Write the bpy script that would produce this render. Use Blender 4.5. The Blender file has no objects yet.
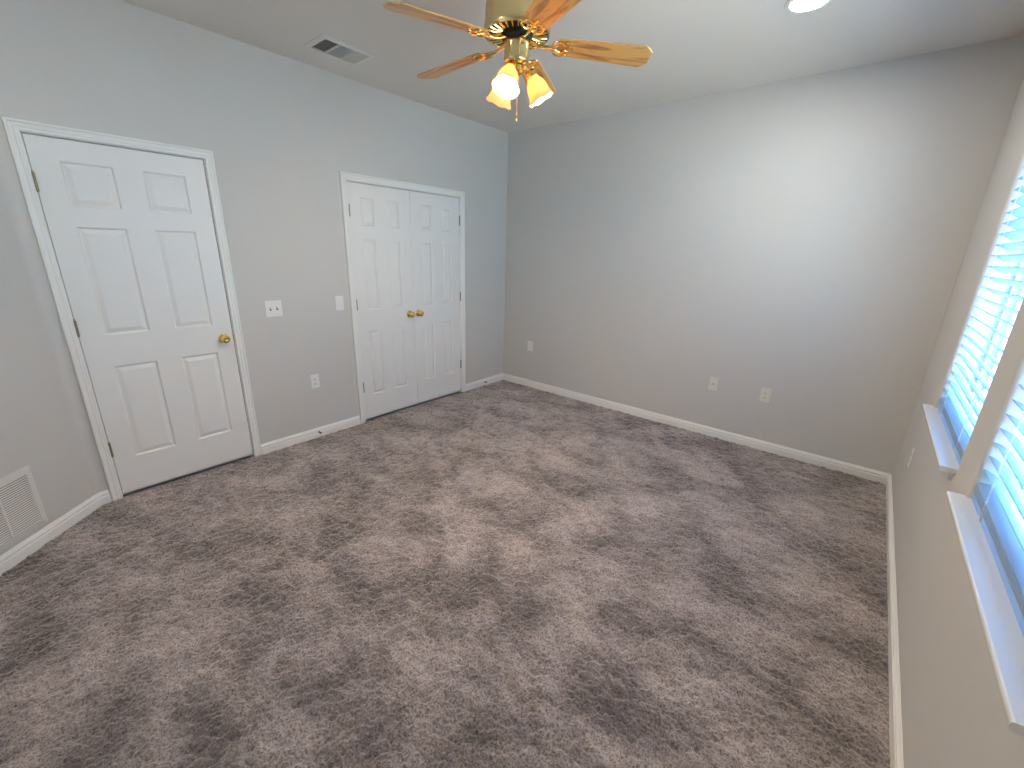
import bpy, bmesh, math, random
from mathutils import Vector, Matrix
random.seed(7)
C = bpy.context.scene.collection
S = bpy.context.scene
PI = math.pi

# ------------------------------------------------------------------ camera
cam_d = bpy.data.cameras.new('camera'); cam = bpy.data.objects.new('camera', cam_d); C.objects.link(cam)
cam_d.sensor_width = 36; cam_d.lens = 425.37 / 1024 * 36; cam_d.clip_start = 0.02
RT = (0.7664073, 0.6417775, 0.0272296); UP = (-0.2121718, 0.2129080, 0.9537576); FW = (-0.6063027, 0.7367441, -0.2993413)
cam.matrix_world = Matrix(((RT[0], UP[0], -FW[0], 3.34868), (RT[1], UP[1], -FW[1], -3.88546), (RT[2], UP[2], -FW[2], 1.55033), (0, 0, 0, 1)))
S.camera = cam

# ------------------------------------------------------------------ sky, exposure
w = bpy.data.worlds.new('sky'); S.world = w; w.use_nodes = True
wn = w.node_tree; bg = wn.nodes['Background']
tc = wn.nodes.new('ShaderNodeTexCoord'); sep = wn.nodes.new('ShaderNodeSeparateXYZ'); rmp = wn.nodes.new('ShaderNodeValToRGB')
wn.links.new(tc.outputs['Generated'], sep.inputs[0])
mr = wn.nodes.new('ShaderNodeMapRange'); mr.inputs[1].default_value = -1; mr.inputs[2].default_value = 1
wn.links.new(sep.outputs['Z'], mr.inputs[0]); wn.links.new(mr.outputs[0], rmp.inputs[0])
e = rmp.color_ramp.elements                                  # sunlit pale ground below, hazy horizon, blue sky above
e[0].position = 0.0; e[0].color = (1.15, 1.03, 0.88, 1); e[1].position = 0.80; e[1].color = (0.36, 0.72, 1.10, 1)
for p_, c_ in ((0.40, (0.66, 0.76, 0.80, 1)), (0.49, (0.34, 0.74, 1.0, 1))):
    q = e.new(p_); q.color = c_
wn.links.new(rmp.outputs[0], bg.inputs[0]); bg.inputs[1].default_value = 10.5
S.view_settings.view_transform = 'Standard'; S.view_settings.look = 'None'
S.view_settings.gamma = 1; S.view_settings.use_curve_mapping = False
S.view_settings.exposure = 0.64
S.cycles.use_denoising = True
S.cycles.max_bounces = 12; S.cycles.diffuse_bounces = 8; S.cycles.transmission_bounces = 12; S.cycles.transparent_max_bounces = 16
S.cycles.sample_clamp_indirect = 6
BULB = 900.0; CAN = 132.0

# ------------------------------------------------------------------ materials
def mat(name, col=(0.8, 0.8, 0.8), rough=0.5, metal=0.0, **kw):
    m = bpy.data.materials.new(name); m.use_nodes = True
    b = m.node_tree.nodes['Principled BSDF']
    b.inputs['Base Color'].default_value = (*col, 1); b.inputs['Roughness'].default_value = rough; b.inputs['Metallic'].default_value = metal
    for k, v in kw.items(): b.inputs[k].default_value = v
    return m
def nodes(m): return m.node_tree.nodes, m.node_tree.links, m.node_tree.nodes['Principled BSDF']
def add_bump(m, scale, dist, strength=1.0, detail=2.0):
    n, l, b = nodes(m)
    t = n.new('ShaderNodeTexCoord'); x = n.new('ShaderNodeTexNoise'); x.inputs['Scale'].default_value = scale; x.inputs['Detail'].default_value = detail
    bp = n.new('ShaderNodeBump'); bp.inputs['Distance'].default_value = dist; bp.inputs['Strength'].default_value = strength
    l.new(t.outputs['Object'], x.inputs[0]); l.new(x.outputs[0], bp.inputs['Height']); l.new(bp.outputs[0], b.inputs['Normal'])
PAINT = mat('grey_wall_paint', (0.600, 0.585, 0.560), 0.62); add_bump(PAINT, 90, 0.0012, 0.5, 3)
CEILP = mat('ceiling_paint', (0.70, 0.67, 0.63), 0.75); add_bump(CEILP, 60, 0.002, 0.5, 3)
TRIM = mat('white_trim_paint', (0.82, 0.815, 0.79), 0.38); add_bump(TRIM, 25, 0.0006, 0.3)
DOORP = mat('white_door_paint', (0.79, 0.785, 0.765), 0.42); add_bump(DOORP, 140, 0.0004, 0.4)
PLATE = mat('white_plastic', (0.80, 0.80, 0.77), 0.35); add_bump(PLATE, 200, 0.0001, 0.2)
ALMOND = mat('almond_plastic', (0.74, 0.71, 0.62), 0.35); add_bump(ALMOND, 200, 0.0001, 0.2)
DARK = mat('dark_recess', (0.02, 0.02, 0.02), 0.8); add_bump(DARK, 50, 0.0005, 0.3)
VENTW = mat('vent_enamel', (0.70, 0.69, 0.66), 0.4); add_bump(VENTW, 150, 0.0002, 0.3)
DUCT_SHADE = mat('duct_shade_dark', (0.06, 0.055, 0.05), 0.8); add_bump(DUCT_SHADE, 40, 0.001, 0.4)  # near-black colour standing in for the shade inside a duct
BRASS = mat('polished_brass', (0.86, 0.62, 0.22), 0.16, 1.0); add_bump(BRASS, 30, 0.0004, 0.3)
ABRASS = mat('antique_brass', (0.74, 0.62, 0.33), 0.20, 1.0); add_bump(ABRASS, 12, 0.0006, 0.3)
HINGE = mat('tarnished_hinge', (0.34, 0.29, 0.19), 0.38, 1.0); add_bump(HINGE, 60, 0.0004, 0.3)
SILL = mat('glossy_sill_paint', (0.84, 0.85, 0.85), 0.3, **{'Coat Weight': 1.0, 'Coat Roughness': 0.12}); add_bump(SILL, 12, 0.0004, 0.3)
VINYL = mat('window_vinyl', (0.72, 0.73, 0.75), 0.4); add_bump(VINYL, 80, 0.0003, 0.3)
STEEL = mat('door_stop_steel', (0.30, 0.28, 0.24), 0.35, 1.0); add_bump(STEEL, 80, 0.0003, 0.3)
RUBBER = mat('rubber_tip', (0.10, 0.09, 0.07), 0.7); add_bump(RUBBER, 80, 0.0003, 0.3)
CORD = mat('white_cord', (0.70, 0.74, 0.78), 0.8); add_bump(CORD, 300, 0.0005, 0.5)
LINT = mat('white_lint', (0.85, 0.83, 0.80), 0.9); add_bump(LINT, 200, 0.001, 0.6)
def blind_mat():
    m = mat('blind_slat_vinyl', (0.66, 0.74, 0.79), 0.45); add_bump(m, 30, 0.0003, 0.2)
    n, l, b = nodes(m)
    t = n.new('ShaderNodeBsdfTranslucent'); t.inputs[0].default_value = (0.40, 0.64, 0.84, 1)
    x = n.new('ShaderNodeMixShader'); x.inputs[0].default_value = 0.55
    l.new(b.outputs[0], x.inputs[1]); l.new(t.outputs[0], x.inputs[2]); l.new(x.outputs[0], n['Material Output'].inputs[0])
    return m
BLIND = blind_mat()
def shade_mat():
    m = mat('frosted_shade_glass', (0.88, 0.58, 0.26), 0.35); add_bump(m, 25, 0.002, 0.4)
    n, l, b = nodes(m)
    b.inputs['Emission Color'].default_value = (1.0, 0.70, 0.34, 1); b.inputs['Emission Strength'].default_value = 0.45
    t = n.new('ShaderNodeBsdfTranslucent'); t.inputs[0].default_value = (0.66, 0.40, 0.16, 1)
    x = n.new('ShaderNodeMixShader'); x.inputs[0].default_value = 0.5
    l.new(b.outputs[0], x.inputs[1]); l.new(t.outputs[0], x.inputs[2]); l.new(x.outputs[0], n['Material Output'].inputs[0])
    return m
SHADE = shade_mat()
def emis(name, col, s):
    m = mat(name, col, 0.5); n, l, b = nodes(m)
    b.inputs['Emission Color'].default_value = (*col, 1); b.inputs['Emission Strength'].default_value = s
    return m
BULBM = emis('lit_bulb', (1.0, 0.77, 0.52), BULB)
CANM = emis('lit_downlight_lens', (1.0, 0.95, 0.87), CAN)
def glass_mat():
    m = bpy.data.materials.new('window_glass'); m.use_nodes = True
    n = m.node_tree.nodes; l = m.node_tree.links; n.remove(n['Principled BSDF'])
    g = n.new('ShaderNodeBsdfGlossy'); g.inputs['Roughness'].default_value = 0.02
    t = n.new('ShaderNodeBsdfTransparent'); t.inputs[0].default_value = (0.93, 0.97, 0.98, 1)
    lw = n.new('ShaderNodeLayerWeight'); lw.inputs[0].default_value = 0.5
    pw = n.new('ShaderNodeMath'); pw.operation = 'POWER'; pw.inputs[1].default_value = 5.0; l.new(lw.outputs['Facing'], pw.inputs[0])
    f = n.new('ShaderNodeMath'); f.operation = 'MULTIPLY_ADD'; f.inputs[1].default_value = 0.85; f.inputs[2].default_value = 0.04; l.new(pw.outputs[0], f.inputs[0])
    x = n.new('ShaderNodeMixShader')
    l.new(f.outputs[0], x.inputs[0]); l.new(t.outputs[0], x.inputs[1]); l.new(g.outputs[0], x.inputs[2]); l.new(x.outputs[0], n['Material Output'].inputs[0])
    return m
GLASS = glass_mat()
def oak_mat():
    m = mat('oak_veneer', (0.6, 0.34, 0.12), 0.32); n, l, b = nodes(m)
    t = n.new('ShaderNodeTexCoord'); mp = n.new('ShaderNodeMapping'); mp.inputs['Scale'].default_value = (1.6, 14, 14)
    wv = n.new('ShaderNodeTexNoise'); wv.inputs['Scale'].default_value = 2.2; wv.inputs['Detail'].default_value = 6; wv.inputs['Distortion'].default_value = 1.2
    r = n.new('ShaderNodeValToRGB'); r.color_ramp.elements[0].color = (0.30, 0.13, 0.035, 1); r.color_ramp.elements[0].position = 0.36
    r.color_ramp.elements[1].color = (0.66, 0.36, 0.11, 1); r.color_ramp.elements[1].position = 0.52
    bp = n.new('ShaderNodeBump'); bp.inputs['Distance'].default_value = 0.0006; bp.inputs['Strength'].default_value = 0.4
    l.new(t.outputs['Object'], mp.inputs[0]); l.new(mp.outputs[0], wv.inputs[0]); l.new(wv.outputs[0], r.inputs[0]); l.new(r.outputs[0], b.inputs[0])
    l.new(wv.outputs[0], bp.inputs['Height']); l.new(bp.outputs[0], b.inputs['Normal'])
    return m
OAK = oak_mat()
def carpet_mat():
    m = mat('taupe_cut_pile_carpet', (0.25, 0.2, 0.18), 0.95); n, l, b = nodes(m)
    b.inputs['Sheen Weight'].default_value = 0.9; b.inputs['Sheen Roughness'].default_value = 0.45; b.inputs['Sheen Tint'].default_value = (1.0, 0.93, 0.88, 1); b.inputs['Specular IOR Level'].default_value = 0.05
    t = n.new('ShaderNodeTexCoord')
    def noise(s, d, dist=0.0, rough=0.5, sc=None):
        x = n.new('ShaderNodeTexNoise'); x.inputs['Scale'].default_value = s; x.inputs['Detail'].default_value = d
        x.inputs['Distortion'].default_value = dist; x.inputs['Roughness'].default_value = rough
        if sc:
            mp = n.new('ShaderNodeMapping'); mp.inputs['Scale'].default_value = sc; mp.inputs['Rotation'].default_value = (0, 0, 0.7)
            l.new(t.outputs['Object'], mp.inputs[0]); l.new(mp.outputs[0], x.inputs[0])
        else: l.new(t.outputs['Object'], x.inputs[0])
        return x
    def ramp(src, p0, c0, p1, c1):
        r = n.new('ShaderNodeValToRGB'); e = r.color_ramp.elements; e[0].position = p0; e[0].color = (*c0, 1); e[1].position = p1; e[1].color = (*c1, 1)
        l.new(src.outputs[0], r.inputs[0]); return r
    def mix(kind, f, a, c):
        x = n.new('ShaderNodeMix'); x.data_type = 'RGBA'; x.blend_type = kind; x.inputs[0].default_value = f
        l.new(a.outputs['Color'] if 'Color' in a.outputs else a.outputs[2], x.inputs[6]); l.new(c.outputs['Color'] if 'Color' in c.outputs else c.outputs[2], x.inputs[7]); return x
    # sheen of pile brushed either way (footprints, vacuum strokes), put into the colour
    patch = ramp(noise(2.6, 6, 0.4, 0.62, (1, 1.35, 1)), 0.38, (0.172, 0.153, 0.154), 0.62, (0.415, 0.367, 0.366))
    patch2 = ramp(noise(9.5, 4, 0.3, 0.6, (1, 1.6, 1)), 0.36, (0.76, 0.76, 0.77), 0.56, (1.08, 1.07, 1.06))
    tuft = ramp(noise(140, 3, 0.6, 0.65), 0.38, (0.44, 0.42, 0.42), 0.58, (1.24, 1.24, 1.23))
    tuft2 = ramp(noise(330, 2, 0, 0.6), 0.3, (0.7, 0.7, 0.7), 0.66, (1.25, 1.25, 1.25))
    a = mix('MULTIPLY', 1.0, patch, patch2); a = mix('MULTIPLY', 1.0, a, tuft); a = mix('MULTIPLY', 0.6, a, tuft2)
    l.new(a.outputs[2], b.inputs[0])
    h = noise(120, 4, 0.6, 0.7); bp = n.new('ShaderNodeBump'); bp.inputs['Distance'].default_value = 0.006; bp.inputs['Strength'].default_value = 0.5
    l.new(h.outputs[0], bp.inputs['Height']); l.new(bp.outputs[0], b.inputs['Normal'])
    return m
CARPET = carpet_mat()

# ------------------------------------------------------------------ helpers
def obj(name, bm, m, parent=None, smooth=False, loc=None):
    me = bpy.data.meshes.new(name)
    bmesh.ops.recalc_face_normals(bm, faces=bm.faces[:]); bm.to_mesh(me); bm.free()
    me.materials.append(m)
    if smooth:
        for p in me.polygons: p.use_smooth = True
        me.set_sharp_from_angle(angle=math.radians(40))
    o = bpy.data.objects.new(name, me); C.objects.link(o)
    if parent: o.parent = parent
    if loc: o.location = loc
    return o
def thing(name, label, cat, loc=(0, 0, 0), rotz=0, group=None, rot=None):
    o = bpy.data.objects.new(name, None); C.objects.link(o); o.location = loc; o.rotation_euler = rot or (0, 0, rotz)
    o.empty_display_size = 0.1; o['label'] = label; o['category'] = cat
    if group: o['group'] = group
    return o
def struct(name, bm, m, smooth=False):
    o = obj(name, bm, m, None, smooth); o['kind'] = 'structure'; return o
def struct_root(name, loc=(0, 0, 0)):
    o = bpy.data.objects.new(name, None); C.objects.link(o); o.location = loc; o['kind'] = 'structure'; o.empty_display_size = 0.1; return o
def box(bm, a, b, bevel=0.0, seg=2):
    vs = [bm.verts.new((x, y, z)) for x in (a[0], b[0]) for y in (a[1], b[1]) for z in (a[2], b[2])]
    fs = [bm.faces.new([vs[i] for i in f]) for f in ((0, 1, 3, 2), (4, 6, 7, 5), (0, 4, 5, 1), (2, 3, 7, 6), (0, 2, 6, 4), (1, 5, 7, 3))]
    if bevel:
        es = list({e for f in fs for e in f.edges})
        bmesh.ops.bevel(bm, geom=es, offset=bevel, segments=seg, profile=0.6, affect='EDGES')
    return vs
def mk(fn, *a, **k):
    bm = bmesh.new(); fn(bm, *a, **k); return bm
def boxes(*l, bevel=0.0):
    bm = bmesh.new()
    for a, b in l: box(bm, a, b, bevel)
    return bm
def lathe(bm, prof, seg=48, M=None, cap=True, wave=None):
    rings = []
    for i, (r, z) in enumerate(prof):
        ring = []
        for k in range(seg):
            t = 2 * PI * k / seg; rr, zz = r, z
            if wave: rr, zz = wave(r, z, t, i / (len(prof) - 1))
            v = Vector((rr * math.cos(t), rr * math.sin(t), zz))
            ring.append(bm.verts.new(M @ v if M else v))
        rings.append(ring)
    for a, b in zip(rings, rings[1:]):
        for k in range(seg): bm.faces.new((a[k], a[(k + 1) % seg], b[(k + 1) % seg], b[k]))
    if cap:
        for r in (rings[0], rings[-1]): bm.faces.new(r)
def tube(bm, pts, r, seg=10, closed=False):
    pts = [Vector(p) for p in pts]; n = len(pts); rings = []; prev = None
    for i, p in enumerate(pts):
        if closed: d = pts[(i + 1) % n] - pts[i - 1]
        else: d = pts[min(i + 1, n - 1)] - pts[max(i - 1, 0)]
        d.normalize()
        if prev is None:
            u = d.cross(Vector((0, 0, 1)));
            if u.length < 1e-3: u = d.cross(Vector((1, 0, 0)))
        else: u = prev - d * prev.dot(d)
        u.normalize(); prev = u; v = d.cross(u); rr = r(i / (n - 1)) if callable(r) else r
        rings.append([bm.verts.new(p + (u * math.cos(2 * PI * k / seg) + v * math.sin(2 * PI * k / seg)) * rr) for k in range(seg)])
    m = n if closed else n - 1
    for i in range(m):
        a, b = rings[i], rings[(i + 1) % n]
        for k in range(seg): bm.faces.new((a[k], a[(k + 1) % seg], b[(k + 1) % seg], b[k]))
    if not closed:
        bm.faces.new(rings[0]); bm.faces.new(rings[-1])
def sphere(bm, c, r, sx=1, sy=1, sz=1, u=16, v=10):
    bmesh.ops.create_uvsphere(bm, u_segments=u, v_segments=v, radius=r, matrix=Matrix.Translation(c) @ Matrix.Diagonal((sx, sy, sz, 1)))
def prism(bm, poly, z0, z1):
    a = [bm.verts.new((x, y, z0)) for x, y in poly]; b = [bm.verts.new((x, y, z1)) for x, y in poly]
    bm.faces.new(a); bm.faces.new(b); n = len(poly)
    for i in range(n): bm.faces.new((a[i], a[(i + 1) % n], b[(i + 1) % n], b[i]))
def sweep(bm, prof, path):                # profile points, each traced along its own 3D polyline given by path(u, h)
    cols = [[bm.verts.new(p) for p in path(u, h)] for u, h in prof]
    for a, b in zip(cols, cols[1:]):
        for i in range(len(a) - 1): bm.faces.new((a[i], a[i + 1], b[i + 1], b[i]))
    for i in (0, -1): bm.faces.new([c[i] for c in cols])
def copy_tree(o, parent=None):
    c = o.copy(); C.objects.link(c)
    if parent: c.parent = parent
    for ch in [x for x in bpy.data.objects if x.parent == o]: copy_tree(ch, c)
    return c

# ------------------------------------------------------------------ room shell
W = 3.7258; H = 2.7435; KY = -3.736; YB = -4.37; KX = -(YB - KY)         # the angled wall runs from (0, KY) to (KX, YB)
D1, D2, C1, C2, OH = -3.6413, -2.8681, -1.9347, -0.7134, 2.045
floor_poly = [(0, 0.0), (W, 0.0), (W, YB), (KX, YB), (0, KY)]
def carpet():
    """carpet slab whose top is a relief of separate tufts, leaning and parting in brushed patches"""
    import numpy as np
    rng = np.random.default_rng(11); st = 0.0042
    x = np.arange(-0.004, W + 0.004 + st, st); y = np.arange(YB - 0.004, 0.004 + st, st); nx, ny = len(x), len(y)
    def blur(a, s):
        k = int(3 * s) + 1; t = np.arange(-k, k + 1); g = np.exp(-t * t / (2 * s * s)); g /= g.sum()
        a = np.apply_along_axis(lambda v: np.convolve(v, g, 'same'), 0, a); return np.apply_along_axis(lambda v: np.convolve(v, g, 'same'), 1, a)
    def field(s):
        f = blur(rng.standard_normal((nx, ny)), s); return (f - f.mean()) / f.std()
    tuft = field(0.9); clump = field(2.6); big = field(16)
    h = 0.0026 * tuft + 0.0032 * clump * (1 + 0.35 * big) + 0.0010 * big
    h = np.clip(h, -0.012, 0.0065)
    X, Y = np.meshgrid(x, y, indexing='ij')
    co = np.stack([X + 0.0010 * rng.standard_normal((nx, ny)), Y + 0.0010 * rng.standard_normal((nx, ny)), h], -1).reshape(-1, 3).astype(np.float32)
    i = (np.arange(nx - 1)[:, None] * ny + np.arange(ny - 1)[None, :]).ravel()
    q = np.stack([i, i + ny, i + ny + 1, i + 1], -1).astype(np.int32)
    me = bpy.data.meshes.new('floor'); base = len(co)
    co2 = np.array([(a_, b_, c_) for c_ in (-0.0125, -0.15) for a_, b_ in ((-0.12, YB - 0.12), (W + 0.16, YB - 0.12), (W + 0.16, 0.12), (-0.12, 0.12))], np.float32)
    q2 = np.array([(0, 1, 2, 3), (4, 7, 6, 5), (0, 4, 5, 1), (1, 5, 6, 2), (2, 6, 7, 3), (3, 7, 4, 0)], np.int32) + base
    co = np.concatenate([co, co2]); q = np.concatenate([q, q2])
    me.vertices.add(len(co)); me.vertices.foreach_set('co', co.ravel())
    me.loops.add(q.size); me.loops.foreach_set('vertex_index', q.ravel())
    me.polygons.add(len(q)); me.polygons.foreach_set('loop_start', np.arange(0, q.size, 4, dtype=np.int32)); me.polygons.foreach_set('loop_total', np.full(len(q), 4, np.int32))
    sm = np.ones(len(q), bool); sm[-6:] = False; me.polygons.foreach_set('use_smooth', sm)
    me.update(calc_edges=True); me.materials.append(CARPET)
    o = bpy.data.objects.new('floor', me); C.objects.link(o); o['kind'] = 'structure'
carpet()
struct('ceiling', mk(prism, [(-0.16, 0.16), (W + 0.2, 0.16), (W + 0.2, YB - 0.16), (-0.16, YB - 0.16)], H, H + 0.12), CEILP)
# wall with the doors: a full back layer and a front layer that leaves two door recesses
struct('wall_left', boxes(((-0.16, KY - 0.1, -0.1), (-0.06, 0.0, H)),
    ((-0.06, KY + 0.03, -0.1), (0, D1, H)), ((-0.06, D2, -0.1), (0, C1, H)), ((-0.06, C2, -0.1), (0, 0.0, H)),
    ((-0.06, D1, OH), (0, D2, H)), ((-0.06, C1, OH), (0, C2, H))), PAINT)
struct('wall_far', boxes(((-0.16, 0.0, -0.1), (W + 0.17, 0.14, H))), PAINT)
s2 = math.sqrt(0.5)
def fillet(off, r=0.07, n=6):             # the inside line of the turn from the left wall to the angled wall, offset into the room
    t = r * math.tan(math.radians(22.5)); cx, cy = r, KY + t
    return [(cx - (r - off) * math.cos(a), cy - (r - off) * math.sin(a)) for a in [math.radians(45) * i / n for i in range(n + 1)]]
dw = [(0.0, KY + 0.03)] + [p for p in fillet(0)][1:] + [(KX, YB), (KX - 0.1, YB - 0.1), (-0.14, KY - 0.02), (-0.06, KY + 0.03)]
struct('wall_angled', mk(prism, dw, -0.1, H), PAINT)
struct('wall_back', boxes(((KX - 0.1, YB - 0.14, -0.1), (W + 0.17, YB, H))), PAINT)
# window wall: front skin, rounded drywall returns, outer skin
WZ0, WZ1, DEP = 0.80, 2.30, 0.17
wins = [(-1.72, -0.80), (-2.89, -1.97)]
def window_wall():
    bm = bmesh.new(); r = 0.018
    ys = sorted({YB, 0.0} | {v for a, b in wins for v in (a - r, b + r)}); zs = [-0.1, WZ0 - r, WZ1 + r, H]
    hole = lambda y, z: any(a - r - 1e-6 <= y <= b + r + 1e-6 for a, b in wins) and WZ0 - r < z < WZ1 + r
    for x in (W, W + DEP):
        g = {(i, j): bm.verts.new((x, y, z)) for i, y in enumerate(ys) for j, z in enumerate(zs)}
        for i in range(len(ys) - 1):
            for j in range(3):
                if not hole((ys[i] + ys[i + 1]) / 2, (zs[j] + zs[j + 1]) / 2):
                    bm.faces.new((g[i, j], g[i + 1, j], g[i + 1, j + 1], g[i, j + 1]))
    for a, b in wins:
        rings = []
        for q in [math.radians(15 * k) for k in range(7)]:
            e = r * (1 - math.sin(q)); rings.append((W + r * (1 - math.cos(q)), e))
        rings.append((W + DEP, 0)); rings.append((W + DEP, r))
        rv = [[bm.verts.new((x, y, z)) for y, z in ((a - e, WZ0 - e), (b + e, WZ0 - e), (b + e, WZ1 + e), (a - e, WZ1 + e))] for x, e in rings]
        for p, q in zip(rv, rv[1:]):
            for k in range(4): bm.faces.new((p[k], p[(k + 1) % 4], q[(k + 1) % 4], q[k]))
    for A, B in (((W, YB, -0.1), (W + DEP, 0, -0.1)), ((W, YB, H), (W + DEP, 0, H))):
        z = A[2]; bm.faces.new([bm.verts.new(v) for v in ((W, YB, z), (W + DEP, YB, z), (W + DEP, 0, z), (W, 0, z))])
    for y in (YB, 0): bm.faces.new([bm.verts.new(v) for v in ((W, y, -0.1), (W + DEP, y, -0.1), (W + DEP, y, H), (W, y, H))])
    bmesh.ops.remove_doubles(bm, verts=bm.verts[:], dist=1e-5)
    return bm
struct('wall_right', window_wall(), PAINT, smooth=True)

# baseboards
BB = [(0.0005, 0), (0.014, 0), (0.014, 0.048), (0.0085, 0.053), (0.0085, 0.056), (0.0125, 0.060), (0.0125, 0.067), (0.0065, 0.074), (0.0065, 0.0775), (0.003, 0.083), (0.0005, 0.083)]
def base_run(fn): return mk(sweep, BB, fn)
CW = 0.047; casA = (D1 - CW, D2 + CW); casC = (C1 - CW - .006, C2 + CW + .006)
fil = lambda u: fillet(u)
struct('baseboard_left', base_run(lambda u, h: [(u, casA[1], h), (u, casC[0], h)]), TRIM)
struct('baseboard_left', base_run(lambda u, h: [(u, casC[1], h), (u, -u, h)]), TRIM)
struct('baseboard_far', base_run(lambda u, h: [(u, -u, h), (W - u, -u, h)]), TRIM)
struct('baseboard_right', base_run(lambda u, h: [(W - u, -u, h), (W - u, YB + u, h)]), TRIM)
struct('baseboard_angled', base_run(lambda u, h: [(u, KY + 0.045, h)] + [(x, y, h) for x, y in fillet(u)] + [(KX + u * 0.4142, YB + u, h)]), TRIM, smooth=True)
struct('baseboard_back', base_run(lambda u, h: [(KX + u * 0.4142, YB + u, h), (W - u, YB + u, h)]), TRIM)

# ------------------------------------------------------------------ doors
CAS = [(0, 0.0), (0, 0.009), (0.003, 0.012), (0.014, 0.0115), (0.019, 0.0145), (0.022, 0.0125), (0.034, 0.0145), (0.038, 0.0185), (0.046, 0.0185), (CW, 0.015), (CW, 0.0)]
def casing(y0, y1, z1, ex=0.0):
    return mk(sweep, CAS, lambda u, h: [(h, y0 - u - (ex if u > .03 else 0), 0), (h, y0 - u - (ex if u > .03 else 0), z1 + u + (ex if u > .03 else 0)), (h, y1 + u + (ex if u > .03 else 0), z1 + u + (ex if u > .03 else 0)), (h, y1 + u + (ex if u > .03 else 0), 0)])
def leaf(y0, y1, z0, z1, x0, x1, panels, w1=0.034):
    """moulded six panel leaf: front at x1, back at x0"""
    bm = bmesh.new()
    ys = sorted({y0, y1} | {v for p in panels for v in p[:2]}); zs = sorted({z0, z1} | {v for p in panels for v in p[2:]})
    g = {(i, j): bm.verts.new((x1, y, z)) for i, y in enumerate(ys) for j, z in enumerate(zs)}
    for i in range(len(ys) - 1):
        for j in range(len(zs) - 1):
            my, mz = (ys[i] + ys[i + 1]) / 2, (zs[j] + zs[j + 1]) / 2
            q = [p for p in panels if p[0] < my < p[1] and p[2] < mz < p[3]]
            if not q: bm.faces.new((g[i, j], g[i + 1, j], g[i + 1, j + 1], g[i, j + 1]))
    for a, b, c, d in panels:
        rings = [(0, 0), (0.004, -0.0025), (0.008, -0.0105), (0.014, -0.0105), (w1, -0.0015), (w1 + 0.003, -0.001)]
        rv = [[bm.verts.new((x1 + dx, y, z)) for y, z in ((a + e, c + e), (b - e, c + e), (b - e, d - e), (a + e, d - e))] for e, dx in rings]
        for p, q in zip(rv, rv[1:]):
            for k in range(4): bm.faces.new((p[k], p[(k + 1) % 4], q[(k + 1) % 4], q[k]))
        bm.faces.new(rv[-1])
    bk = [bm.verts.new((x0, y, z)) for y, z in ((y0, z0), (y1, z0), (y1, z1), (y0, z1))]; bm.faces.new(bk)
    bmesh.ops.remove_doubles(bm, verts=bm.verts[:], dist=1e-6)
    fr = lambda pred, key: sorted([v for v in bm.verts if abs(v.co.x - x1) < 1e-6 and pred(v.co)], key=key)
    bm.faces.new(fr(lambda c: abs(c.z - z0) < 1e-6, lambda v: v.co.y) + [bk[1], bk[0]])
    bm.faces.new(fr(lambda c: abs(c.z - z1) < 1e-6, lambda v: v.co.y) + [bk[2], bk[3]])
    bm.faces.new(fr(lambda c: abs(c.y - y0) < 1e-6, lambda v: v.co.z) + [bk[3], bk[0]])
    bm.faces.new(fr(lambda c: abs(c.y - y1) < 1e-6, lambda v: v.co.z) + [bk[2], bk[1]])
    return bm
def hinge(y, z, parent, side):
    bm = bmesh.new()
    for k in range(5): lathe(bm, [(0.0062, 0.0), (0.0066, 0.001), (0.0066, 0.0165), (0.0062, 0.0175)], 12, Matrix.Translation((0.004, y, z - 0.0445 + k * 0.0178)))
    for e in (-0.0475, 0.0465): lathe(bm, [(0.003, 0), (0.0055, 0.0015), (0.0035, 0.004)] if e > 0 else [(0.0035, 0), (0.0055, 0.0025), (0.003, 0.004)], 12, Matrix.Translation((0.004, y, z + e - (0.001 if e < 0 else 0))))
    box(bm, (-0.004, y - 0.0015, z - 0.044), (0.004, y + 0.0015, z + 0.044))
    return obj('hinge', bm, HINGE, parent, True)
def knob(parent, y, z, x0, name='door_knob'):
    M = Matrix.Translation((x0, y, z)) @ Matrix.Rotation(PI / 2, 4, 'Y')
    k = obj(name, mk(lathe, [(0.010, 0.006), (0.010, 0.016), (0.012, 0.020), (0.020, 0.024), (0.0255, 0.031), (0.0275, 0.040), (0.026, 0.049), (0.021, 0.055), (0.014, 0.0575), (0.0125, 0.0565), (0.002, 0.0570)], 32, M), BRASS, parent, True)
    obj('rosette', mk(lathe, [(0.0325, 0.0), (0.0325, 0.003), (0.030, 0.006), (0.022, 0.008), (0.012, 0.010), (0.011, 0.011)], 32, M), BRASS, k, True)
    return k
ROWS = [(1.710, 1.928), (1.018, 1.609), (0.247, 0.832)]
def panels(cols): return [(a, b, c, d) for a, b in cols for c, d in ROWS]
d1 = struct_root('door_1', (0, (D1 + D2) / 2, 0)); off1 = Matrix.Translation((0, -(D1 + D2) / 2, 0))
def under(o, root):
    o.location = (0, -root.location.y, 0); return o
LF = -0.005
def jamb(y0, y1): return boxes(((-0.0595, y0 - 0.0, 0), (-0.0005, y0 + 0.008, OH)), ((-0.0595, y1 - 0.008, 0), (-0.0005, y1, OH)), ((-0.0595, y0, OH - 0.008), (-0.0005, y1, OH)))
under(obj('casing', casing(D1 + .004, D2 - .004, OH - .004), TRIM, d1), d1)
under(obj('jamb', jamb(D1, D2), TRIM, d1), d1)
lf = under(obj('door_leaf', leaf(D1 + 0.011, D2 - 0.0125, 0.024, OH - 0.013, -0.045, LF, panels([(-3.526, -3.316), (-3.193, -2.986)])), DOORP, d1), d1)
for z in (1.815, 1.072, 0.331): hinge(D1 + 0.009, z, lf, 1)
knob(lf, -2.938, 0.921, LF)
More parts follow.
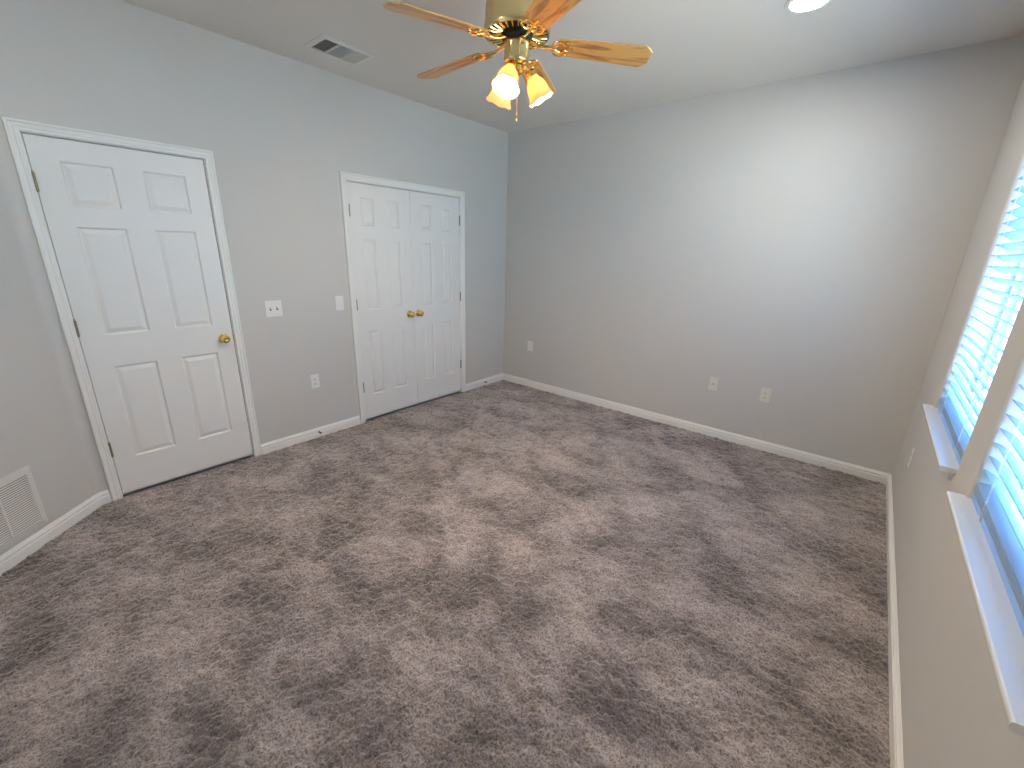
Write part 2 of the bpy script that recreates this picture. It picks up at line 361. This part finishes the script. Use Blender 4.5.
obj('latch_plate', boxes(((-0.03, D2 - 0.0122, 0.885), (-0.001, D2 - 0.0085, 0.945))), BRASS, lf)
d2 = struct_root('door_2', (0, (C1 + C2) / 2, 0)); CM = -1.3225
under(obj('casing', casing(C1 + .004, C2 - .004, OH - .004, 0.006), TRIM, d2), d2)
under(obj('jamb', jamb(C1, C2), TRIM, d2), d2)
for (a, b, cols, ky, hy) in ((C1 + 0.011, CM - 0.002, [(-1.825, -1.690), (-1.571, -1.441)], -1.378, C1 + 0.009), (CM + 0.002, C2 - 0.011, [(-1.215, -1.077), (-0.956, -0.826)], -1.272, C2 - 0.009)):
    lf = under(obj('door_leaf', leaf(a, b, 0.026, OH - 0.013, -0.045, LF, panels(cols), 0.030), DOORP, d2), d2)
    for z in (1.822, 1.073, 0.333): hinge(hy, z, lf, 1)
    knob(lf, ky, 0.945, LF)

# ------------------------------------------------------------------ windows
def window(n, ya, yb):
    r = struct_root('window_%d' % n, (W + DEP - 0.06, (ya + yb) / 2, WZ0)); cy = (ya + yb) / 2; h = WZ1 - WZ0; hw = (yb - ya) / 2
    def fr(a, b, c, d, t, x0, x1): return boxes(((x0, a, c), (x1, a + t, d)), ((x0, b - t, c), (x1, b, d)), ((x0, a + t, c), (x1, b - t, c + t)), ((x0, a + t, d - t), (x1, b - t, d)), bevel=0.003)
    obj('window_frame', fr(-hw + 0.0005, hw - 0.0005, 0.0005, h - 0.0005, 0.032, 0.003, 0.055), VINYL, r)
    for i, (a, b, x) in enumerate(((-hw + 0.032, 0.02, 0.006), (-0.02, hw - 0.032, 0.030))):
        s = obj('sash', fr(a, b, 0.032, h - 0.032, 0.034, x, x + 0.022), VINYL, r)
        obj('pane', boxes(((x + 0.010, a + 0.032, 0.064), (x + 0.014, b - 0.032, h - 0.064))), GLASS, s)
for i, (a, b) in enumerate(wins): window(i + 1, a, b)
ST = 0.815
def stool(n, ya, yb, wa, wb):
    r = struct_root('trim_%d' % n, (W, (ya + yb) / 2, ST)); cy = (ya + yb) / 2
    bm = bmesh.new()
    prof = [(-0.045, -0.006), (-0.0435, -0.002), (-0.040, 0.0), (-0.0005, 0.0), (-0.0005, -0.020), (-0.040, -0.020), (-0.0435, -0.017), (-0.045, -0.013)]
    vs = [[bm.verts.new((x, y - cy, z)) for x, z in prof] for y in (ya, yb)]
    for k in range(8): bm.faces.new((vs[0][k], vs[0][(k + 1) % 8], vs[1][(k + 1) % 8], vs[1][k]))
    bm.faces.new(vs[0]); bm.faces.new(vs[1])
    box(bm, (-0.001, wa + 0.0005 - cy, -0.0145), (0.111, wb - 0.0005 - cy, 0.0))
    obj('stool', bm, SILL, r)
    ap = [(-0.0005, -0.0205), (-0.019, -0.0205), (-0.019, -0.028), (-0.013, -0.032), (-0.013, -0.042), (-0.009, -0.048), (-0.006, -0.052), (-0.0005, -0.053)]
    bm = bmesh.new(); vs = [[bm.verts.new((x, y - cy, z)) for x, z in ap] for y in (ya + 0.012, yb - 0.012)]
    for k in range(8): bm.faces.new((vs[0][k], vs[0][(k + 1) % 8], vs[1][(k + 1) % 8], vs[1][k]))
    bm.faces.new(vs[0]); bm.faces.new(vs[1]); obj('apron', bm, TRIM, r)
stool(1, -1.715, -0.755, *wins[0]); stool(2, -2.935, -1.955, *wins[1])

# ------------------------------------------------------------------ blinds
TILT = math.radians(-31)
def blind(ya, yb, label):
    cx = W + 0.036; cy = (ya + yb) / 2; hw = (yb - ya) / 2 - 0.006; z0 = ST + 0.0005
    r = thing('window_blind', label, 'blind', (cx, cy, z0), group=None)
    H0 = WZ1 - z0
    def slat(bm, z, tilt=TILT, w_=0.0280, t=0.0026):
        pts = [(-1, 0), (-0.5, 0.0028), (0, 0.0038), (0.5, 0.0028), (1, 0)]
        c, s = math.cos(tilt), math.sin(tilt); top = []; bot = []
        for u, h in pts:
            for lst, dz in ((top, t / 2), (bot, -t / 2)):
                x, zz = u * w_, h + dz
                lst.append([bm.verts.new((x * c - zz * s, y, z + x * s + zz * c)) for y in (-hw, hw)])
        for L in (top, bot):
            for a, b in zip(L, L[1:]): bm.faces.new((a[0], a[1], b[1], b[0]))
        for k in (0, -1): bm.faces.new((top[k][0], top[k][1], bot[k][1], bot[k][0]))
        for e in (0, 1): bm.faces.new([v[e] for v in top] + [v[e] for v in bot[::-1]])
    bm = bmesh.new(); z = 0.095
    while z < H0 - 0.075: slat(bm, z); z += 0.0475
    obj('slats', bm, BLIND, r, True)
    bm = bmesh.new()
    for k in range(5): slat(bm, 0.029 + k * 0.0072, 0.0)
    obj('stacked_slats', bm, BLIND, r, True)
    obj('bottom_rail', boxes(((-0.026, -hw, 0.0), (0.026, hw, 0.0225)), bevel=0.005), BLIND, r)
    obj('headrail', boxes(((-0.028, -hw, H0 - 0.055), (0.028, hw, H0 - 0.001)), bevel=0.003), VINYL, r)
    for y in (-hw * 0.62, hw * 0.62):
        bm = bmesh.new()
        for x in (-0.0285, 0.0285):
            tube(bm, [(x, y, 0.02), (x, y, H0 - 0.055)], 0.0009, 6)
            tube(bm, [(x, y + 0.012, 0.02), (x, y + 0.012, H0 - 0.055)], 0.0007, 6)
        box(bm, (-0.0300, y - 0.004, 0.006), (-0.0262, y + 0.016, 0.020))
        obj('ladder_cord', bm, CORD, r)
    return r
blind(wins[0][0], wins[0][1], 'white horizontal slat blind in the farther window, nearer the far wall')
blind(wins[1][0], wins[1][1], 'white horizontal slat blind in the nearer window, cut off by the picture edge')

# ------------------------------------------------------------------ ceiling fan
FX, FY = 1.892, -2.150
fan = thing('ceiling_fan', 'brass five blade ceiling fan with oak blades and three lit bell shades', 'ceiling fan', (FX, FY, H))
FZ = 2.437 - H                                         # blade plane, measured down from the ceiling
fan_p = lambda n, bm, m, sm=True: obj(n, bm, m, fan, sm)
fan_p('canopy', mk(lathe, [(0.075, -0.0005), (0.075, -0.018), (0.068, -0.034), (0.045, -0.050), (0.024, -0.056), (0.015, -0.057)], 40), ABRASS)
fan_p('downrod', mk(lathe, [(0.0125, -0.055), (0.0125, -0.125), (0.024, -0.128), (0.026, -0.142)], 24), ABRASS)
MB = FZ + 0.020                                       # bottom face of the motor
fan_p('motor_housing', mk(lathe, [(0.026, MB + 0.146), (0.085, MB + 0.142), (0.124, MB + 0.132), (0.136, MB + 0.120), (0.140, MB + 0.108), (0.141, MB + 0.050), (0.144, MB + 0.044), (0.147, MB + 0.030), (0.148, MB + 0.018), (0.147, MB + 0.006), (0.144, MB), (0.140, MB), (0.136, MB + 0.006), (0.080, MB + 0.006), (0.06, MB + 0.006)], 64), ABRASS)
bm = bmesh.new()                                      # vent slots with brass ribs between them, underneath
for k in range(30):
    a = 2 * PI * k / 30; c, s = math.cos(a), math.sin(a)
    tube(bm, [((0.070 + 0.066 * i / 5) * c, (0.070 + 0.066 * i / 5) * s, MB + 0.005 - 0.004 * math.sin(PI * i / 5)) for i in range(6)], 0.0048, 6)
fan_p('vent_ribs', bm, BRASS)
fan_p('vent_recess', mk(lathe, [(0.135, MB + 0.0045), (0.135, MB + 0.0052), (0.067, MB + 0.0052), (0.067, MB + 0.0045)], 48), DARK)
fan_p('flywheel', mk(lathe, [(0.066, MB + 0.006), (0.068, MB - 0.008), (0.064, MB - 0.014), (0.058, MB - 0.017), (0.050, MB - 0.017)], 40), DARK)
SW = FZ + 0.002
fan_p('switch_housing', mk(lathe, [(0.046, SW), (0.056, SW - 0.004), (0.058, SW - 0.012), (0.056, SW - 0.020), (0.056, SW - 0.062), (0.058, SW - 0.068), (0.054, SW - 0.080), (0.040, SW - 0.088), (0.018, SW - 0.092)], 40), ABRASS)
fan_p('light_fitter', mk(lathe, [(0.016, SW - 0.090), (0.030, SW - 0.094), (0.036, SW - 0.104), (0.034, SW - 0.116), (0.022, SW - 0.124), (0.010, SW - 0.128), (0.010, SW - 0.136), (0.004, SW - 0.142)], 32), BRASS)
# blades (built pointing along +x, then turned)
def blade_parts(az, first=None):
    pitch = Matrix.Rotation(math.radians(-12), 4, 'X')
    if first is None:
        bm = bmesh.new(); r0, r1 = 0.185, 0.603
        out = [(r0, -0.045), (r0 + 0.012, -0.053), (r1 - 0.035, -0.070), (r1 - 0.015, -0.052), (r1, -0.036), (r1, 0.036), (r1 - 0.015, 0.052), (r1 - 0.035, 0.070), (r0 + 0.012, 0.053), (r0, 0.045)]
        t = [bm.verts.new((x, y, 0.003)) for x, y in out]; b = [bm.verts.new((x, y, -0.003)) for x, y in out]
        bm.faces.new(t); bm.faces.new(b)
        for k in range(len(out)): bm.faces.new((t[k], t[(k + 1) % 10], b[(k + 1) % 10], b[k]))
        bmesh.ops.bevel(bm, geom=bm.edges[:], offset=0.0012, segments=1, affect='EDGES')
        bm.transform(pitch); bl = obj('blade', bm, OAK, fan)
        bm = bmesh.new(); z = -0.006
        tube(bm, [(0.060, 0, 0.010), (0.078, 0, 0.004), (0.098, 0, -0.004), (0.122, 0, -0.008), (0.145, 0, -0.006), (0.168, 0, -0.006)], lambda t: 0.0085 - 0.002 * math.sin(PI * t), 10)
        sub = bmesh.new()
        def scroll(pts, r=0.0042): tube(bm, [pitch @ Vector(p) for p in pts], r, 8)
        for s in (-1, 1):                             # open lyre: a large arm each side and a small curl within
            scroll([(0.165, 0, z), (0.160, s * 0.018, z - .001), (0.168, s * 0.036, z - .001), (0.186, s * 0.047, z - .001), (0.208, s * 0.046, z), (0.226, s * 0.036, z), (0.234, s * 0.022, z), (0.228, s * 0.012, z), (0.216, s * 0.010, z)])
            scroll([(0.168, s * 0.004, z), (0.182, s * 0.020, z), (0.198, s * 0.022, z), (0.206, s * 0.012, z), (0.198, s * 0.004, z)], 0.0034)
            bx = Matrix.Translation(pitch @ Vector((0.222, s * 0.038, z + .001))); lathe(bm, [(0.010, -0.002), (0.010, 0.002), (0.008, 0.003)], 16, bx @ pitch)
            lathe(bm, [(0.004, -0.005), (0.0055, -0.003), (0.0055, -0.001)], 12, bx @ pitch)
        scroll([(0.165, 0, z), (0.200, 0, z), (0.250, 0, z)], 0.0040)
        bx = Matrix.Translation(pitch @ Vector((0.250, 0, z + .001))); lathe(bm, [(0.010, -0.002), (0.010, 0.002), (0.008, 0.003)], 16, bx @ pitch)
        bi = obj('blade_iron', bm, BRASS, fan, True)
        sub.free()
    else:
        bl, bi = [o.copy() for o in first]
        for o in (bl, bi): C.objects.link(o); o.parent = fan
    for o in (bl, bi): o.location = (0, 0, FZ); o.rotation_euler = (0, math.radians(3.6), math.radians(az))
    return bl, bi
A0 = 41
first = blade_parts(A0)
for k in range(1, 5): blade_parts(A0 + 72 * k, first)
# lights
SHZ = SW - 0.104
def light(az, first=None):
    if first is None:
        arm = obj('light_arm', mk(tube, [(0.026, 0, 0), (0.045, 0, 0.004), (0.060, 0, 0.001), (0.068, 0, -0.010)], 0.0075, 12), BRASS, fan, True)
        T = Matrix.Translation((0.066, 0, -0.008)) @ Matrix.Rotation(math.radians(-30), 4, 'Y')
        obj('socket_cup', mk(lathe, [(0.010, 0.010), (0.022, 0.006), (0.027, -0.004), (0.028, -0.020), (0.0245, -0.022), (0.023, -0.006), (0.004, -0.002)], 32, T), BRASS, arm, True)
        outer = [(0.0235, -0.010), (0.0240, -0.020), (0.028, -0.030), (0.038, -0.045), (0.045, -0.062), (0.048, -0.080), (0.051, -0.096), (0.056, -0.110), (0.062, -0.119)]
        prof = outer + [(r - 0.0035, z - 0.0005) for r, z in outer[::-1]]
        def wave(r, z, t, f):
            q = max(0, (abs(z) - 0.08) / 0.045); return r * (1 + 0.025 * q * math.cos(6 * t)), z + 0.003 * q * math.cos(6 * t)
        bm = mk(lathe, prof, 72, T, cap=False, wave=wave)
        obj('lamp_shade', bm, SHADE, arm, True)
        bm = bmesh.new(); lathe(bm, [(0.012, -0.018), (0.013, -0.032), (0.020, -0.046), (0.0265, -0.062), (0.0275, -0.074), (0.023, -0.088), (0.012, -0.097), (0.002, -0.0995)], 24, T)
        obj('bulb', bm, BULBM, arm, True)
        arm.location = (0, 0, SHZ); arm.rotation_euler = (0, 0, math.radians(az)); return arm
    arm = copy_tree(first, fan); arm.rotation_euler = (0, 0, math.radians(az)); return arm
la = light(-70)
for a in (50, 170): light(a, la)
bm = bmesh.new(); cx, cy = 0.018, -0.010
n = 46
for k in range(n): sphere(bm, (cx, cy, SW - 0.124 - 0.0036 * k), 0.0016, u=6, v=4)
tube(bm, [(cx, cy, SW - 0.118), (cx, cy, SW - 0.124 - 0.0036 * n)], 0.0006, 5)
lathe(bm, [(0.001, 0), (0.0035, -0.004), (0.0045, -0.016), (0.003, -0.026), (0.001, -0.028)], 12, Matrix.Translation((cx, cy, SW - 0.124 - 0.0036 * n)))
fan_p('pull_chain', bm, BRASS)

# ------------------------------------------------------------------ recessed light, vents
def downlight(x, y, label):
    dl = thing('recessed_light', label, 'ceiling light', (x, y, H))
    obj('trim_ring', mk(lathe, [(0.100, -0.0005), (0.100, -0.004), (0.090, -0.007), (0.079, -0.006), (0.077, -0.0005)], 48), PLATE, dl, True)
    obj('light_lens', mk(lathe, [(0.0765, -0.0008), (0.0765, -0.0045), (0.04, -0.005), (0.002, -0.005)], 48), CANM, dl, True)
downlight(2.806, -1.042, 'round recessed downlight glowing white near the far wall')
downlight(1.55, -3.90, 'added unseen downlight brightening the near end of the room')  # extra lamp out of view, added to brighten door wall and near end

vx0, vx1, vy0, vy1 = 0.276, 0.529, -2.309, -1.950
vc = ((vx0 + vx1) / 2, (vy0 + vy1) / 2)
cv = thing('ceiling_vent', 'white rectangular three section air register in the ceiling', 'air vent', (vc[0], vc[1], H))
hx, hy = (vx1 - vx0) / 2, (vy1 - vy0) / 2; b_ = 0.030; m_ = 0.008; zt, zb = -0.0035, -0.0075
ss = (2 * hy - 2 * b_ - 2 * m_) / 3; secs = [(-hy + b_ + k * (ss + m_), -hy + b_ + k * (ss + m_) + ss) for k in range(3)]
bm = bmesh.new()
def flat_ring(bm, hx, hy, ix, iy, zo, zi, z0):
    o0 = [bm.verts.new((x, y, z0)) for x, y in ((-hx, -hy), (hx, -hy), (hx, hy), (-hx, hy))]
    o1 = [bm.verts.new((x, y, zo)) for x, y in ((-hx, -hy), (hx, -hy), (hx, hy), (-hx, hy))]
    i1 = [bm.verts.new((x, y, zi)) for x, y in ((-ix, -iy), (ix, -iy), (ix, iy), (-ix, iy))]
    i0 = [bm.verts.new((x, y, z0)) for x, y in ((-ix, -iy), (ix, -iy), (ix, iy), (-ix, iy))]
    for A, B in ((o0, o1), (o1, i1), (i1, i0), (i0, o0)):
        for k in range(4): bm.faces.new((A[k], A[(k + 1) % 4], B[(k + 1) % 4], B[k]))
flat_ring(bm, hx, hy, hx - b_, hy - b_, -0.004, -0.012, -0.0005)
for k in (0, 1): box(bm, (-hx + b_, secs[k][1], -0.012), (hx - b_, secs[k + 1][0], -0.002))
obj('frame', bm, VENTW, cv)
obj('duct_shade_plate', boxes(((-hx + b_ - .001, -hy + b_ - .001, -0.0018), (hx - b_ + .001, hy - b_ + .001, -0.0006))), DUCT_SHADE, cv)  # no hole in the ceiling: dark plate painted as the duct's shade
def louvre(bm, axis, p, a, b, tilt, z=-0.0075, w_=0.0052, t=0.0006):
    c, s = math.cos(tilt), math.sin(tilt); pts = [(-w_ * c - t * s, -w_ * s + t * c), (w_ * c - t * s, w_ * s + t * c), (w_ * c + t * s, w_ * s - t * c), (-w_ * c + t * s, -w_ * s - t * c)]
    f = (lambda q, e: (e, p + q[0], z + q[1])) if axis == 'x' else (lambda q, e: (p + q[0], e, z + q[1]))
    A = [bm.verts.new(f(q, a)) for q in pts]; B = [bm.verts.new(f(q, b)) for q in pts]
    bm.faces.new(A); bm.faces.new(B)
    for k in range(4): bm.faces.new((A[k], A[(k + 1) % 4], B[(k + 1) % 4], B[k]))
for k, (a, b) in enumerate(secs):
    bm = bmesh.new()
    if k == 1:
        for i in range(20): louvre(bm, 'y', -hx + b_ + 0.006 + i * (2 * hx - 2 * b_ - 0.012) / 19, a, b, math.radians(147))
    else:
        for i in range(10): louvre(bm, 'x', a + 0.005 + i * (b - a - 0.010) / 9, -hx + b_, hx - b_, math.radians(35 if k == 0 else 128))
    obj('louvres', bm, VENTW, cv)

# return air grille on the angled wall; its local x runs along the wall, away from the door, local y goes up, local z into the room
gw, gz0, gz1, u0 = 0.356, 0.100, 0.438, 0.316
gh = gz1 - gz0; uc = u0 + gw / 2
rg = thing('return_air_grille', 'white louvred return air grille low on the angled wall', 'air vent', (uc * s2, KY - uc * s2, gz0 + gh / 2))
rg.matrix_world = Matrix(((s2, 0, s2, uc * s2), (-s2, 0, s2, KY - uc * s2), (0, 1, 0, gz0 + gh / 2), (0, 0, 0, 1)))
bm = bmesh.new(); hx, hy = gw / 2, gh / 2; b_ = 0.032
flat_ring(bm, hx, hy, hx - b_, hy - b_, 0.004, 0.010, 0.0006)
box(bm, (-0.006, -hy + b_, 0.002), (0.006, hy - b_, 0.0098))
obj('frame', bm, VENTW, rg)
obj('duct_shade_plate', boxes(((-hx + b_ - .001, -hy + b_ - .001, 0.0008), (hx - b_ + .001, hy - b_ + .001, 0.0018))), DUCT_SHADE, rg)  # dark backing plate in place of the shaded duct behind the louvres
for a, b in ((-hx + b_, -0.006), (0.006, hx - b_)):
    bm = bmesh.new()
    for i in range(24): louvre(bm, 'x', -hy + b_ + 0.006 + i * (2 * hy - 2 * b_ - 0.012) / 23, a, b, math.radians(-38), z=0.0062, w_=0.0037)
    obj('louvres', bm, VENTW, rg)
for x in (-hx + 0.016 + .03, hx - 0.046):
    for y in (-hy + 0.015, hy - 0.015): obj('screw', mk(lathe, [(0.0042, 0.006), (0.0042, 0.0085), (0.002, 0.0098)], 12, Matrix.Translation((x, y, 0))), VENTW, rg, True)

# ------------------------------------------------------------------ switches and outlets; local x along the wall, local y up, local z into the room
def wall_frame(o, p, n):
    n = Vector(n); up = Vector((0, 0, 1)); x = up.cross(n)
    o.matrix_world = Matrix(((x.x, 0, n.x, p[0]), (x.y, 0, n.y, p[1]), (0, 1, 0, p[2]), (0, 0, 0, 1)))
def plate(bm, w_, h_): box(bm, (-w_ / 2, -h_ / 2, 0.0004), (w_ / 2, h_ / 2, 0.0060), 0.0022)
def screw(par, x, y, m): obj('screw', mk(lathe, [(0.0033, 0.0058), (0.0033, 0.0066), (0.0015, 0.0070)], 12, Matrix.Translation((x, y, 0))), m, par, True)
def switch(label, p, n, gangs, width):
    t = thing('light_switch', label, 'light switch'); wall_frame(t, p, n)
    obj('cover_plate', mk(plate, width, 0.115), PLATE, t)
    for x in ([0] if gangs == 1 else [-0.023, 0.023]):
        obj('switch_slot', boxes(((x - 0.0055, -0.0125, 0.0055), (x + 0.0055, 0.0125, 0.0064))), DARK if gangs == 2 else PLATE, t)
        bm = bmesh.new(); box(bm, (x - 0.004, -0.002, 0.005), (x + 0.004, 0.010, 0.0165), 0.0012)
        bmesh.ops.rotate(bm, verts=bm.verts[:], cent=(x, 0, 0.006), matrix=Matrix.Rotation(math.radians(-22 if x >= 0 else -24), 3, 'X'))
        obj('toggle', bm, PLATE, t)
        for y in (-0.030, 0.030): screw(t, x, y, PLATE)
def outlet(label, p, n, m, group=None):
    t = thing('wall_outlet', label, 'outlet', group=group); wall_frame(t, p, n)
    obj('cover_plate', mk(plate, 0.070, 0.115), m, t)
    for y in (-0.0195, 0.0195):
        bm = bmesh.new(); pts = []
        for k in range(24):
            a = 2 * PI * k / 24; pts.append((0.0172 * math.cos(a), max(-0.0135, min(0.0135, 0.0172 * math.sin(a))) + y))
        prism(bm, pts, 0.0055, 0.0072); s = obj('socket', bm, m, t)
        obj('slots', boxes(((-0.0075, y - 0.001, 0.0070), (-0.0052, y + 0.0085, 0.0076)), ((0.0052, y, 0.0070), (0.0072, y + 0.0075, 0.0076)), ((-0.0026, y - 0.0095, 0.0070), (0.0026, y - 0.0045, 0.0076))), DARK, s)
    screw(t, 0, 0, m)
switch('white double toggle light switch beside the single door', (0, -2.592, 1.097), (1, 0, 0), 2, 0.116)
switch('white single toggle light switch beside the closet doors', (0, -2.079, 1.100), (1, 0, 0), 1, 0.070)
outlet('white duplex outlet low between the single door and the closet', (0, -2.353, 0.487), (1, 0, 0), PLATE)
outlet('small duplex outlet on the far wall close to the closet-side corner', (0.411, 0, 0.496), (0, -1, 0), PLATE)
outlet('almond duplex outlet on the far wall just beyond the cable plate', (2.845, 0, 0.475), (0, -1, 0), ALMOND)
outlet('pale outlet seen edge-on below the farther window', (W, -0.640, 0.455), (-1, 0, 0), PLATE)
t = thing('cable_plate', 'almond coaxial cable plate with one dark centre jack on the far wall', 'wall plate'); wall_frame(t, (2.440, 0, 0.483), (0, -1, 0))
obj('cover_plate', mk(plate, 0.070, 0.115), ALMOND, t)
obj('coax_jack', mk(lathe, [(0.0065, 0.0058), (0.0065, 0.0080), (0.0045, 0.0082), (0.0045, 0.0160), (0.002, 0.0160)], 16), STEEL, t, True)
for y in (-0.042, 0.042): screw(t, 0, y, ALMOND)

# spring door stops on the left baseboard
def door_stop(y, z, label):
    t = thing('door_stop', label, 'door stop', (0.0142, y, z), rot=(0, PI / 2, 0))
    obj('mount', mk(lathe, [(0.009, 0.0), (0.009, 0.003), (0.006, 0.006)], 16), STEEL, t, True)
    pts = [(0.0055 * math.cos(2 * PI * k / 10), 0.0055 * math.sin(2 * PI * k / 10), 0.005 + 0.018 * k / 140) for k in range(141)]
    obj('spring', mk(tube, pts, 0.0012, 6), STEEL, t, True)
    obj('rubber_tip', mk(lathe, [(0.0055, 0.021), (0.0075, 0.023), (0.0075, 0.031), (0.005, 0.034)], 16), RUBBER, t, True)
door_stop(-2.372, 0.048, 'dark spring door stop on the baseboard between door and closet')
door_stop(-0.345, 0.046, 'dark spring door stop on the baseboard near the far corner')

# scrap of lint on the carpet
bm = bmesh.new(); bmesh.ops.create_icosphere(bm, subdivisions=2, radius=0.006)
for v in bm.verts: v.co = Vector((v.co.x * 1.3, v.co.y * 0.8, max(-0.003, v.co.z * 0.6))) * random.uniform(0.8, 1.15)
o = obj('lint_scrap', bm, LINT, loc=(0.699, -3.71, 0.0035)); o['label'] = 'tiny white scrap of lint on the carpet near the single door'; o['category'] = 'lint'
